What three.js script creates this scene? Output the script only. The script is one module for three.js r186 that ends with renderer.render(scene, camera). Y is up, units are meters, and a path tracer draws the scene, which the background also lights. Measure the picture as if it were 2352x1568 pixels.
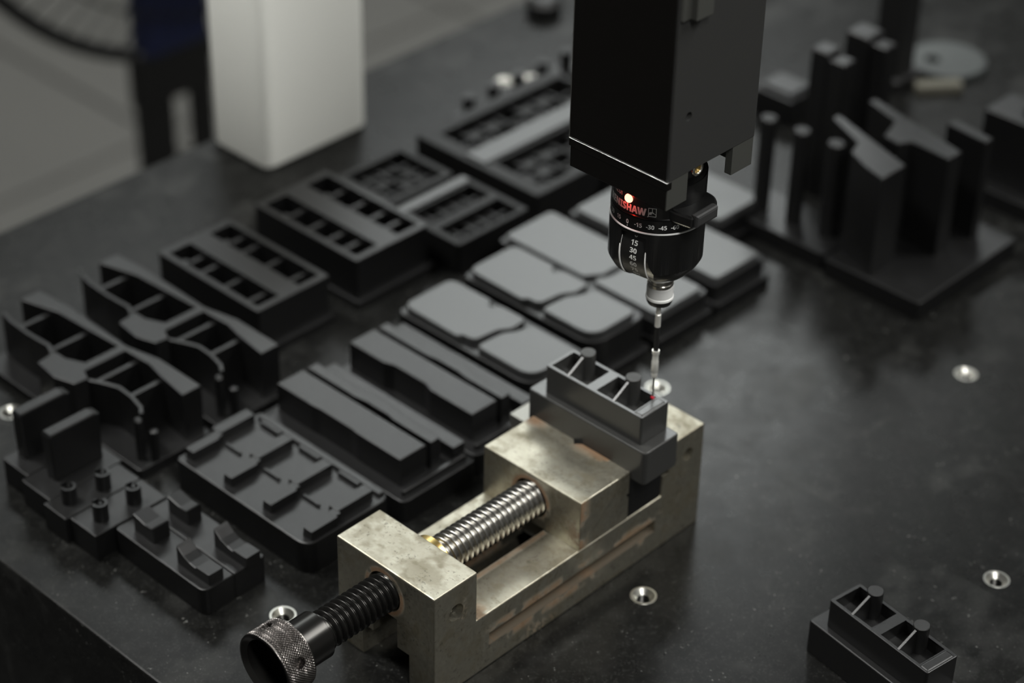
import * as THREE from 'three';
import { RoundedBoxGeometry } from 'three/addons/geometries/RoundedBoxGeometry.js';
import { mergeGeometries, mergeVertices, toCreasedNormals } from 'three/addons/utils/BufferGeometryUtils.js';
import { RectAreaLightUniformsLib } from 'three/addons/lights/RectAreaLightUniformsLib.js';
import { Brush, Evaluator, SUBTRACTION, INTERSECTION, ADDITION } from 'three-bvh-csg';

// ---------------------------------------------------------------- camera, exposure, large lights
// Lengths below are written in millimetres relative to the granite table top (x across the vise, z along its screw);
// TABLE lifts everything so that the room floor is at y = 0.
const MM = 0.001, TABLE = 0.85;
const scene = new THREE.Scene();
scene.background = new THREE.Color(0x000000);
const camera = new THREE.PerspectiveCamera(2 * Math.atan(784 / 5047.77) * 180 / Math.PI, 1.5, 0.05, 40);
{
  const right = new THREE.Vector3(0.721246, 0.018189, -0.69244), upv = new THREE.Vector3(-0.402705, 0.824368, -0.397803), fw = new THREE.Vector3(-0.56359, -0.565762, -0.601897);
  const m = new THREE.Matrix4().makeBasis(right.normalize(), upv.normalize(), fw.clone().negate().normalize());
  camera.quaternion.setFromRotationMatrix(m);
  camera.position.set(0.59946, 0.71762 + TABLE, 0.52351);
  camera.focus = 0.99;
  camera.userData.fStop = 4.8;
}
scene.add(camera);
const renderer = new THREE.WebGLRenderer({ antialias: true });
renderer.toneMapping = THREE.LinearToneMapping;
renderer.toneMappingExposure = 1.9;
renderer.shadowMap.enabled = true;
RectAreaLightUniformsLib.init();

const CEILING = 3.0;
// ceiling fixtures: centre x, z (m), length along x, width along z, radiance, label
const FIXTURES = [
  [-2.0, -2.62, 1.2, 0.9, 6.0, 'square ceiling light panel over the far corner beyond the table'],
  [-2.3, -1.65, 1.1, 0.7, 2.9, 'square ceiling light panel behind the white column'],
  [1.1, -1.4, 1.2, 0.20, 33, 'added narrow light brightening the right face of the column'],  // added lamp, brightens the right face of the white column
  [-1.0, 0.45, 1.2, 0.20, 32, 'added narrow light brightening the left face of the column'],  // added lamp for the left face of the column
  [1.6, 0.6, 1.2, 0.20, 36, 'added narrow light brightening the front corner of the column'],  // added lamp, evens out the column corner and lights right-hand faces
];

// ---------------------------------------------------------------- helpers
let seed = 7;
const rnd = () => { seed = (seed * 1664525 + 1013904223) >>> 0; return seed / 4294967296; };
const flat = (g) => { const q = g.toNonIndexed(); q.computeVertexNormals(); return q; };
const V2 = (x, y) => new THREE.Vector2(x, y);
const taken = new Map();
function numbered(n) { const k = taken.get(n) || 0; taken.set(n, k + 1); return k ? n + '_' + String(k).padStart(3, '0') : n; }
function thing(name, label, category, base = [0, 0, 0], group) {
  const o = new THREE.Group(); o.name = numbered(name); scene.add(o);
  o.position.set(base[0] * MM, base[1] * MM + TABLE, base[2] * MM);
  o.userData = { label, category }; if (group) o.userData.group = group;
  o.base0 = base.slice();
  return o;
}
// geometry is written in table millimetres; it is moved to the thing's own base and scaled to metres
function part(parent, name, geos, material, label) {
  let root = parent; while (!root.base0) root = root.parent;
  const list = (Array.isArray(geos) ? geos : [geos]).map((g) => {
    let q = g.index ? g.toNonIndexed() : g.clone();
    for (const k of Object.keys(q.attributes)) if (!['position', 'normal', 'uv'].includes(k)) q.deleteAttribute(k);
    if (!q.attributes.normal) q.computeVertexNormals();
    if (!q.attributes.uv) boxUV(q);
    q.clearGroups();
    return q;
  });
  const g = list.length > 1 ? mergeGeometries(list) : list[0];
  g.translate(-root.base0[0], -root.base0[1], -root.base0[2]); g.scale(MM, MM, MM);
  const m = new THREE.Mesh(g, material); m.name = name; m.castShadow = m.receiveShadow = true;
  if (label) m.userData.label = label;
  parent.add(m);
  return m;
}
function copyOf(root, dx, dy, dz, label) {
  const c = root.clone(); c.name = numbered(root.name.replace(/_\d{3}$/, '')); c.base0 = root.base0.slice();
  c.position.add(new THREE.Vector3(dx * MM, dy * MM, dz * MM)); c.userData = { ...root.userData, label }; scene.add(c);
  return c;
}
// uv in metres by the face's main direction
function boxUV(g, s = MM) {
  const p = g.attributes.position, n = g.attributes.normal, uv = new Float32Array(p.count * 2);
  for (let i = 0; i < p.count; i += 3) {
    let ax = 0, ay = 0, az = 0;
    for (let k = 0; k < 3; k++) { ax += Math.abs(n.getX(i + k)); ay += Math.abs(n.getY(i + k)); az += Math.abs(n.getZ(i + k)); }
    for (let k = i; k < i + 3; k++) {
      const x = p.getX(k), y = p.getY(k), z = p.getZ(k);
      const [u, v] = ay >= ax && ay >= az ? [x, z] : ax >= az ? [z, y] : [x, y];
      uv[2 * k] = u * s; uv[2 * k + 1] = v * s;
    }
  }
  g.setAttribute('uv', new THREE.BufferAttribute(uv, 2));
  return g;
}
const fresh = (g) => { const q = g.index ? g.toNonIndexed() : g; q.deleteAttribute('uv'); return boxUV(q); };
function box(x0, x1, y0, y1, z0, z1, r = 0.5, seg = 2) {
  if (x0 > x1) [x0, x1] = [x1, x0]; if (y0 > y1) [y0, y1] = [y1, y0]; if (z0 > z1) [z0, z1] = [z1, z0];
  const w = x1 - x0, h = y1 - y0, d = z1 - z0, rr = Math.min(r, w / 2.05, h / 2.05, d / 2.05);
  const g = rr > 0 ? new RoundedBoxGeometry(w, h, d, seg, rr) : new THREE.BoxGeometry(w, h, d);
  g.translate((x0 + x1) / 2, (y0 + y1) / 2, (z0 + z1) / 2);
  return fresh(g);
}
function shapeOf(pts, cls = THREE.Shape) { return new cls(pts.map(([x, z]) => V2(x, -z))); }
function roundPoly(pts, r, seg = 5) {          // rounds the corners of a polygon; r is a number or one number per corner
  const out = [], n = pts.length;
  for (let i = 0; i < n; i++) {
    const a = pts[(i + n - 1) % n], b = pts[i], c = pts[(i + 1) % n], rr = Array.isArray(r) ? r[i] : r;
    const u = V2(a[0] - b[0], a[1] - b[1]), v = V2(c[0] - b[0], c[1] - b[1]), lu = u.length(), lv = v.length();
    const t = Math.min(rr, lu * 0.48, lv * 0.48);
    if (t < 0.01) { out.push(b); continue; }
    const p = [b[0] + u.x / lu * t, b[1] + u.y / lu * t], q = [b[0] + v.x / lv * t, b[1] + v.y / lv * t];
    for (let k = 0; k <= seg; k++) { const s = k / seg; out.push([(1 - s) ** 2 * p[0] + 2 * s * (1 - s) * b[0] + s * s * q[0], (1 - s) ** 2 * p[1] + 2 * s * (1 - s) * b[1] + s * s * q[1]]); }
  }
  return out;
}
const rect = (x0, x1, z0, z1) => [[x0, z0], [x1, z0], [x1, z1], [x0, z1]];
const disc = (x, z, r, n = 32) => Array.from({ length: n }, (_, i) => [x + r * Math.cos(i / n * 2 * Math.PI), z + r * Math.sin(i / n * 2 * Math.PI)]);
// upright prism over a plan outline (x, z), with bevelled edges and optional openings
function prism(pts, y0, y1, bevel = 0.4, holes = []) {
  const s = shapeOf(pts); for (const h of holes) s.holes.push(shapeOf(h, THREE.Path));
  const b = Math.min(bevel, (y1 - y0) / 2.1);
  const g = new THREE.ExtrudeGeometry(s, { depth: y1 - y0 - 2 * b, bevelEnabled: b > 0, bevelThickness: b, bevelSize: b, bevelOffset: -b, bevelSegments: 2, curveSegments: 8 });
  g.rotateX(-Math.PI / 2); g.translate(0, y0 + b, 0);
  return fresh(g);
}
// side outline (x, y) pulled along z
function slabXY(pts, z0, z1, bevel = 0.3) {
  const g = new THREE.ExtrudeGeometry(new THREE.Shape(pts.map(([x, y]) => V2(x, y))), { depth: z1 - z0 - 2 * bevel, bevelEnabled: bevel > 0, bevelThickness: bevel, bevelSize: bevel, bevelOffset: -bevel, bevelSegments: 2 });
  g.translate(0, 0, z0 + bevel);
  return fresh(g);
}
// side outline (z, y) pulled along x
function slabZY(pts, x0, x1, bevel = 0.3, holes = []) {
  const s = new THREE.Shape(pts.map(([z, y]) => V2(-z, y)));
  const g = new THREE.ExtrudeGeometry(s, { depth: x1 - x0 - 2 * bevel, bevelEnabled: bevel > 0, bevelThickness: bevel, bevelSize: bevel, bevelOffset: -bevel, bevelSegments: 2 });
  g.rotateY(Math.PI / 2); g.translate(x0 + bevel, 0, 0);
  return fresh(g);
}
function cyl(x, y0, y1, z, r, r2 = r, n = 40) { const g = new THREE.CylinderGeometry(r2, r, y1 - y0, n); g.translate(x, (y0 + y1) / 2, z); return g; }
function lathe(prof, x, y, z, n = 64) { const g = new THREE.LatheGeometry(prof.map(([r, h]) => V2(r, h)), n); g.translate(x, y, z); return toCreasedNormals(g, 0.6); }
function cylZ(x, y, z0, z1, r, n = 48) { const g = new THREE.CylinderGeometry(r, r, z1 - z0, n); g.rotateX(Math.PI / 2); g.translate(x, y, (z0 + z1) / 2); return g; }
function cylX(x0, x1, y, z, r, n = 40) { const g = new THREE.CylinderGeometry(r, r, x1 - x0, n); g.rotateZ(Math.PI / 2); g.translate((x0 + x1) / 2, y, z); return g; }
const ev = new Evaluator(); ev.useGroups = false; ev.attributes = ['position', 'normal'];
function csg(a, ...ops) {
  const br = (g) => { const q = g.clone(); for (const k of Object.keys(q.attributes)) if (!['position', 'normal'].includes(k)) q.deleteAttribute(k); const b = new Brush(q); b.updateMatrixWorld(); return b; };
  let r = br(a);
  for (const [op, g] of ops) r = ev.evaluate(r, br(g), op);
  const g = r.geometry.index ? r.geometry.toNonIndexed() : r.geometry;
  const out = new THREE.BufferGeometry(); out.setAttribute('position', g.attributes.position.clone()); out.setAttribute('normal', g.attributes.normal.clone());
  return boxUV(out);
}
// value noise
function makeNoise(s0) {
  const h = (x, y) => { let n = (x * 374761393 + y * 668265263 + s0 * 974711) | 0; n = Math.imul(n ^ (n >>> 13), 1274126177); return ((n ^ (n >>> 16)) >>> 0) / 4294967296; };
  const v = (x, y) => { const i = Math.floor(x), j = Math.floor(y), f = x - i, g = y - j, a = f * f * (3 - 2 * f), b = g * g * (3 - 2 * g); return (h(i, j) * (1 - a) + h(i + 1, j) * a) * (1 - b) + (h(i, j + 1) * (1 - a) + h(i + 1, j + 1) * a) * b; };
  return (x, y, o = 4) => { let s = 0, a = 0.5, t = 0; for (let k = 0; k < o; k++) { s += a * v(x, y); t += a; x = x * 2.03 + 17.1; y = y * 2.03 + 5.7; a *= 0.55; } return s / t; };
}
const step = (a, b, x) => { const t = Math.min(1, Math.max(0, (x - a) / (b - a))); return t * t * (3 - 2 * t); };
const enc = (v) => Math.round(255 * Math.min(1, Math.max(0, v <= 0.0031308 ? 12.92 * v : 1.055 * v ** (1 / 2.4) - 0.055)));
function texture(n, fn, srgb, repeat) {     // fn(u, v) -> [r, g, b] (linear for colour maps)
  const d = new Uint8Array(n * n * 4);
  for (let j = 0; j < n; j++) for (let i = 0; i < n; i++) { const c = fn(i / n, j / n), k = 4 * (j * n + i); for (let q = 0; q < 3; q++) d[k + q] = srgb ? enc(c[q]) : Math.round(255 * Math.min(1, Math.max(0, c[q]))); d[k + 3] = 255; }
  const t = new THREE.DataTexture(d, n, n); t.wrapS = t.wrapT = THREE.RepeatWrapping; t.magFilter = THREE.LinearFilter; t.minFilter = THREE.LinearMipmapLinearFilter; t.generateMipmaps = true;
  if (srgb) t.colorSpace = THREE.SRGBColorSpace; if (repeat) t.repeat.set(repeat, repeat); t.needsUpdate = true;
  return t;
}
const lin = (r, g, b) => new THREE.Color().setRGB(r, g, b);
const std = (o) => new THREE.MeshStandardMaterial(o);

// ---------------------------------------------------------------- materials
const nA = makeNoise(3), nB = makeNoise(11), nC = makeNoise(29);
const graniteMap = texture(1024, (u, v) => {             // 0.25 m square of black granite: mineral grains and dusty smears
  const fine = nA(u * 300, v * 300, 2), mid = nB(u * 40, v * 40, 3), smear = step(0.56, 0.74, nC(u * 9, v * 7, 4));
  const g = 0.006 + 0.011 * step(0.55, 0.9, fine) + 0.005 * (mid - 0.5) + 0.009 * smear + 0.12 * step(0.93, 0.97, nC(u * 210 + 5, v * 210, 1)) * step(0.5, 0.6, mid);
  return [g, g * 1.01, g * 0.95];
}, true, 4);
const graniteRough = texture(512, (u, v) => { const s = nC(u * 9, v * 7, 4); const r = 0.25 + 0.07 * nB(u * 30, v * 30, 4) + 0.05 * step(0.5, 0.75, s); return [r, r, r]; }, false, 4);
const mouldRough = texture(256, (u, v) => { const r = 0.36 + 0.1 * nA(u * 60, v * 60, 3); return [r, r, r]; }, false, 20);
const sparkBump = texture(256, (u, v) => { const r = nB(u * 90, v * 90, 2); return [r, r, r]; }, false, 40);
const M = {
  granite: new THREE.MeshPhysicalMaterial({ color: 0xffffff, map: graniteMap, roughness: 1, roughnessMap: graniteRough, specularIntensity: 0.25 }),
  mould: std({ color: lin(0.003, 0.003, 0.0031), roughness: 1, roughnessMap: mouldRough, bumpMap: sparkBump, bumpScale: 0.00002 }),
  mouldSmooth: new THREE.MeshPhysicalMaterial({ color: lin(0.03, 0.031, 0.031), roughness: 0.33, specularIntensity: 0.8 }),
  mouldDull: new THREE.MeshPhysicalMaterial({ color: lin(0.005, 0.005, 0.005), roughness: 0.5, specularIntensity: 0.55 }),
  housingLit: std({ color: lin(0.03, 0.03, 0.0288), roughness: 0.28, bumpMap: sparkBump, bumpScale: 0.00002 }),  // same plastic as the black housing, brighter light put into the colour
  housing: new THREE.MeshPhysicalMaterial({ color: lin(0.004, 0.004, 0.004), roughness: 0.42, bumpMap: sparkBump, bumpScale: 0.00002 }),
  blackSatin: std({ color: lin(0.012, 0.012, 0.012), roughness: 0.45 }),
  ramGrey: std({ color: lin(0.032, 0.032, 0.031), roughness: 0.5, metalness: 0.2 }),
  ramGloss: std({ color: lin(0.004, 0.0035, 0.003), roughness: 0.22 }),
  ramLeg: std({ color: lin(0.06, 0.061, 0.055), roughness: 0.55, metalness: 0.3 }),
  headBlack: new THREE.MeshPhysicalMaterial({ color: lin(0.006, 0.006, 0.006), roughness: 0.28, clearcoat: 0.6, clearcoatRoughness: 0.12 }),
  leverGrey: std({ color: lin(0.035, 0.035, 0.035), roughness: 0.3 }),
  drumBlack: std({ color: lin(0.012, 0.012, 0.012), roughness: 0.4 }),
  lineWhite: std({ color: lin(0.72, 0.72, 0.70), roughness: 0.6 }),
  nickel: std({ color: lin(0.66, 0.63, 0.57), roughness: 0.24, metalness: 1 }),
  steelBright: std({ color: lin(0.75, 0.74, 0.70), roughness: 0.22, metalness: 1 }),
  stylusSteel: std({ color: lin(0.78, 0.77, 0.72), roughness: 0.36, metalness: 0.6 }),
  ringGrey: std({ color: lin(0.62, 0.62, 0.61), roughness: 0.4 }),
  ringWhite: std({ color: lin(0.82, 0.82, 0.80), roughness: 0.4 }),
  carbon: std({ color: lin(0.008, 0.008, 0.008), roughness: 0.5 }),
  ruby: new THREE.MeshPhysicalMaterial({ color: lin(0.5, 0.01, 0.03), roughness: 0.08, clearcoat: 1 }),
  threadSteel: std({ color: lin(0.44, 0.43, 0.405), roughness: 0.25, metalness: 1 }),
  blackOxide: std({ color: lin(0.034, 0.033, 0.031), roughness: 0.26, metalness: 0.85 }),
  knurlOxide: std({ color: lin(0.15, 0.139, 0.132), roughness: 0.26, metalness: 1 }),
  brass: std({ color: lin(0.62, 0.46, 0.17), roughness: 0.3, metalness: 1 }),
  insert: std({ color: lin(0.42, 0.415, 0.38), roughness: 0.33, metalness: 1 }),
  parallelSteel: std({ color: lin(0.30, 0.295, 0.27), roughness: 0.46, metalness: 0.9 }),
  columnPaint: std({ color: lin(0.82, 0.825, 0.775), roughness: 0.5 }),
  floorTile: std({ color: lin(0.105, 0.102, 0.094), roughness: 0.5 }),
  grout: std({ color: lin(0.05, 0.05, 0.048), roughness: 0.9 }),
  wall: std({ color: lin(0.22, 0.22, 0.215), roughness: 0.9 }),
  ceilingPaint: std({ color: lin(0.4, 0.4, 0.395), roughness: 0.9 }),
  fanBlack: std({ color: lin(0.003, 0.003, 0.003), roughness: 0.5 }),
  fanBlue: std({ color: lin(0.004, 0.007, 0.03), roughness: 0.45 }),
  rubber: std({ color: lin(0.012, 0.012, 0.012), roughness: 0.85 }),
  tableStand: std({ color: lin(0.02, 0.02, 0.02), roughness: 0.6 }),
  lampHousing: std({ color: lin(0.7, 0.7, 0.7), roughness: 0.5 }),
  discGrey: std({ color: lin(0.028, 0.032, 0.031), roughness: 0.4 }),
  paperCream: std({ color: lin(0.07, 0.066, 0.05), roughness: 0.7 }),
};

// ---------------------------------------------------------------- the room
function structure(name, geos, m) {
  const o = new THREE.Mesh(Array.isArray(geos) ? mergeGeometries(geos) : geos, m); o.name = name; o.userData.kind = 'structure'; o.castShadow = o.receiveShadow = true; scene.add(o); return o;
}
const RX0 = -4.6, RX1 = 3.4, RZ0 = -5.6, RZ1 = 3.0;
const bm = (x0, x1, y0, y1, z0, z1) => { const g = new THREE.BoxGeometry(x1 - x0, y1 - y0, z1 - z0); g.translate((x0 + x1) / 2, (y0 + y1) / 2, (z0 + z1) / 2); return g; };
const floor = structure('floor', bm(RX0 - 0.1, RX1 + 0.1, -0.2, -0.006, RZ0 - 0.1, RZ1 + 0.1), M.grout);
{
  const S = 0.6, J = 0.009, g = new RoundedBoxGeometry(S - J, 0.012, S - J, 1, 0.002);
  for (let x = -1.69 - 4 * S; x < RX1 + S; x += S) for (let z = -1.16 - 7 * S; z < RZ1 + S; z += S) {
    if (x < RX0 || x + S > RX1 || z < RZ0 || z + S > RZ1) continue;
    const t = new THREE.Mesh(g, M.floorTile); t.name = 'floor_tile'; t.position.set(x + S / 2, -0.006, z + S / 2); t.receiveShadow = true; floor.add(t);
  }
}
structure('ceiling', bm(RX0 - 0.1, RX1 + 0.1, CEILING, CEILING + 0.15, RZ0 - 0.1, RZ1 + 0.1), M.ceilingPaint);
structure('wall_left', bm(RX0 - 0.12, RX0, -0.006, CEILING, RZ0, RZ1), M.wall);
structure('wall_right', bm(RX1, RX1 + 0.12, -0.006, CEILING, RZ0, RZ1), M.wall);
structure('wall_back', bm(RX0, RX1, -0.006, CEILING, RZ0 - 0.12, RZ0), M.wall);
structure('wall_front', bm(RX0, RX1, -0.006, CEILING, RZ1, RZ1 + 0.12), M.wall);
for (const [x, z, lx, lz, L, label] of FIXTURES) {
  const o = new THREE.Group(); o.name = numbered('ceiling_light'); o.position.set(x, CEILING, z); o.userData = { label, category: 'ceiling light', group: 'tube lights on the ceiling' }; scene.add(o);
  const h = new THREE.Mesh(new RoundedBoxGeometry(lx + 0.06, 0.05, lz + 0.06, 2, 0.008), M.lampHousing); h.name = 'housing'; h.position.y = -0.026; h.castShadow = true; o.add(h);
  const tubes = Math.max(2, Math.round(lz / 0.12));
  for (let k = 0; k < tubes; k++) {
    const t = new THREE.Mesh(new THREE.CylinderGeometry(0.014, 0.014, lx - 0.02, 16).rotateZ(Math.PI / 2), std({ color: 0xffffff, emissive: 0xffffff, emissiveIntensity: L * 0.25 })); t.name = 'tube';
    t.position.set(0, -0.066, (k - (tubes - 1) / 2) * lz / tubes); o.add(t);
  }
  const a = new THREE.RectAreaLight(lz > 0.4 ? new THREE.Color(0.95, 1.0, 0.985) : new THREE.Color(1.0, 0.995, 0.955), L, lx, lz); a.name = 'tube_glow'; a.position.set(0, -0.085, 0); a.rotation.x = -Math.PI / 2; o.add(a);
}

{
  const m = new THREE.Mesh(new RoundedBoxGeometry(3.0, 0.016, 1.9, 2, 0.006), M.rubber); m.name = 'floor_mat_added'; m.position.set(-0.5, 0.0085, 1.25); m.receiveShadow = true;  // unseen mat added so the vise front reflects something dark
  m.userData = { label: 'added unseen black mat in front of the table that darkens the vise reflections', category: 'mat' }; scene.add(m);
}

// ---------------------------------------------------------------- granite table
const INSERTS = [[-30.8, 9.3], [84.1, -126.1], [201.5, -261], [88.6, -400.4], [-26.3, -265], [-261, 4.4], [-341, -468], [-331, -483], [201.5, 9.3], [316, -126]];
{
  const t = thing('granite_table', 'black granite surface plate with steel threaded inserts in its top', 'table', [140, -850, -600]);
  part(t, 'slab', prism(rect(-420, 700, -1300, 82), -160, 0, 1.2, INSERTS.map(([x, z]) => disc(x, z, 7.0, 36))), M.granite);
  for (const [x, z] of INSERTS) {
    const i = part(t, 'threaded_insert', lathe([[6.95, -14], [6.95, -0.25], [6.6, 0.05], [5.6, 0.05], [5.2, -0.4], [3.7, -2.0], [3.3, -2.4], [3.3, -12], [0.01, -12]], x, 0, z, 40), M.insert, 'bright steel threaded insert');
    part(i, 'bore_thread', lathe([2.4, 3.4, 4.4, 5.4, 6.4, 7.4].flatMap((d) => [[3.32, -d], [2.85, -d - 0.5]]), x, 0, z, 24), M.blackOxide);
  }
  part(t, 'stand', [box(-380, 660, -240, -160, -1260, 40, 3), ...[[-340, -1200], [580, -1200], [-340, -60], [580, -60]].map(([x, z]) => box(x, x + 80, -850, -238, z - 20, z + 60, 3))], M.tableStand, 'dark steel stand');
}

// ---------------------------------------------------------------- vise
const AT = 210;                                            // side of the vise texture in mm; three bands: tops, long sides, end faces
const steelFields = (() => {
  const a = makeNoise(41), b = makeNoise(57), c = makeNoise(73), d = makeNoise(91);
  return (face, p, q) => {                                 // top: p = -z, q = x; side: p = -z, q = y; end: p = x (jaw: x + 100), q = y
    const blot = a(p * 0.11 + face * 50, q * 0.11, 4), fineN = b(p * 0.9, q * 0.9 + face * 31, 3), big = c(p * 0.045 + 9, q * 0.045 + face * 7, 3), pit = d(p * 0.8 + face * 13, q * 0.8, 4);
    let rust = 0, stain = 0, dark = 0;
    const jaw = face === 0 ? p > 97 && p < 135 : face === 1 ? p > 97 && p < 135 && q > 33.5 : p > 90;
    stain = 0.55 * step(0.44, 0.74, blot) + 0.3 * step(0.42, 0.78, big) + 0.22 * step(0.5, 0.7, a(p * 0.34 + 8, q * 0.2 + face * 5, 3));
    dark = step(0.62, 0.76, pit) * (jaw ? 0.4 : 0.55) * step(0.52, 0.60, c(p * 0.12 + 40, q * 0.12 + face * 3, 2));
    if (face === 0) {
      const inner = Math.min(Math.abs(q - 43.0), Math.abs(q - 22.5));
      if (p > 28 && p < 97) rust = Math.max(rust, step(2.2, 0.4, inner) * (0.5 + 0.7 * blot));
      if (p > 28 && p < 97) rust = Math.max(rust, step(9, 2, Math.abs(p - 31)) * step(0.45, 0.6, blot) * 0.7);
      if (jaw) rust = Math.max(rust, step(9, 1, 134 - p) * step(0.48, 0.62, a(p * 0.16 + 3, q * 0.09, 3)), step(7, 1, Math.hypot(p - 131, (q - 3) * 0.6)));
    } else if (face === 1) {
      if (q < 33) rust = Math.max(rust, step(4.5, 0.8, Math.min(Math.abs(q - 12), Math.abs(q - 21.5))) * step(0.42, 0.6, blot) * 0.8 * step(30, 44, p) * step(162, 150, p));
      if (jaw) rust = Math.max(rust, step(8, 1, p - 98) * step(0.45, 0.62, blot) * 0.9);
      rust = Math.max(rust, step(0.62, 0.75, big) * step(0.5, 0.68, fineN) * 0.5);
    } else {
      const x = jaw ? p - 100 : p, ring = Math.abs(Math.hypot(x - 32, q - 48) - 11.3);
      rust = Math.max(rust, step(2.6, 0.5, ring) * step(0.38, 0.6, blot + 0.1), jaw ? step(12, 1, 65 - x) * step(0.48, 0.64, blot) * 0.8 : 0);
    }
    return { rust: Math.min(1, rust), stain: Math.min(1, stain), dark, fineN };
  };
})();
const bandOf = (v) => (v < 70 ? [0, v - 2] : v < 140 ? [1, v - 72] : [2, v - 142]);
const mix3 = (a, b, t) => a.map((x, i) => x + (b[i] - x) * t);
const viseMap = texture(1024, (u, v) => {
  const [face, q] = bandOf(v * AT), f = steelFields(face, u * AT, q);
  if (face === 2 && u * AT > 172) return mix3([0.07, 0.055, 0.036], [0.14, 0.075, 0.035], step(0.5, 0.7, nA(u * 60, v * 60, 3)));  // slot floors: rust brown with the shade of the slot put in
  let c = [0.40, 0.378, 0.308].map((x) => x * (0.9 + 0.2 * f.fineN));
  c = mix3(c, [0.15, 0.128, 0.08], f.stain * 0.85); c = mix3(c, [0.165, 0.082, 0.034], f.rust * 0.85); c = mix3(c, [0.06, 0.055, 0.045], f.dark * 0.85);
  return c;
}, true);
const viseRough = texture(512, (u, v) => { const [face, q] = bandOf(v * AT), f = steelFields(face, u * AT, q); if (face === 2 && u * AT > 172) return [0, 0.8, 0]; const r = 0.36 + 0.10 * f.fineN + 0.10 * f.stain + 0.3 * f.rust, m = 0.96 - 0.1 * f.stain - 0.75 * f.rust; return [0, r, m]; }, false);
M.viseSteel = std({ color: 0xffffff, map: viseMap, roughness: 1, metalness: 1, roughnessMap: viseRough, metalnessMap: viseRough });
function viseUV(g, jaw) {
  const p = g.attributes.position, n = g.attributes.normal, uv = new Float32Array(p.count * 2);
  for (let i = 0; i < p.count; i += 3) {
    let ax = 0, ay = 0, az = 0;
    for (let k = 0; k < 3; k++) { ax += Math.abs(n.getX(i + k)); ay += Math.abs(n.getY(i + k)); az += Math.abs(n.getZ(i + k)); }
    for (let k = i; k < i + 3; k++) {
      const x = p.getX(k), y = p.getY(k), z = -p.getZ(k);
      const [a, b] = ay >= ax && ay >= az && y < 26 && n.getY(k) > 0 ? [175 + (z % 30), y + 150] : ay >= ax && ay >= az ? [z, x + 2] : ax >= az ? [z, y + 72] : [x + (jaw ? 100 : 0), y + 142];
      uv[2 * k] = a / AT; uv[2 * k + 1] = b / AT;
    }
  }
  g.setAttribute('uv', new THREE.BufferAttribute(uv, 2));
  return g;
}
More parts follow.
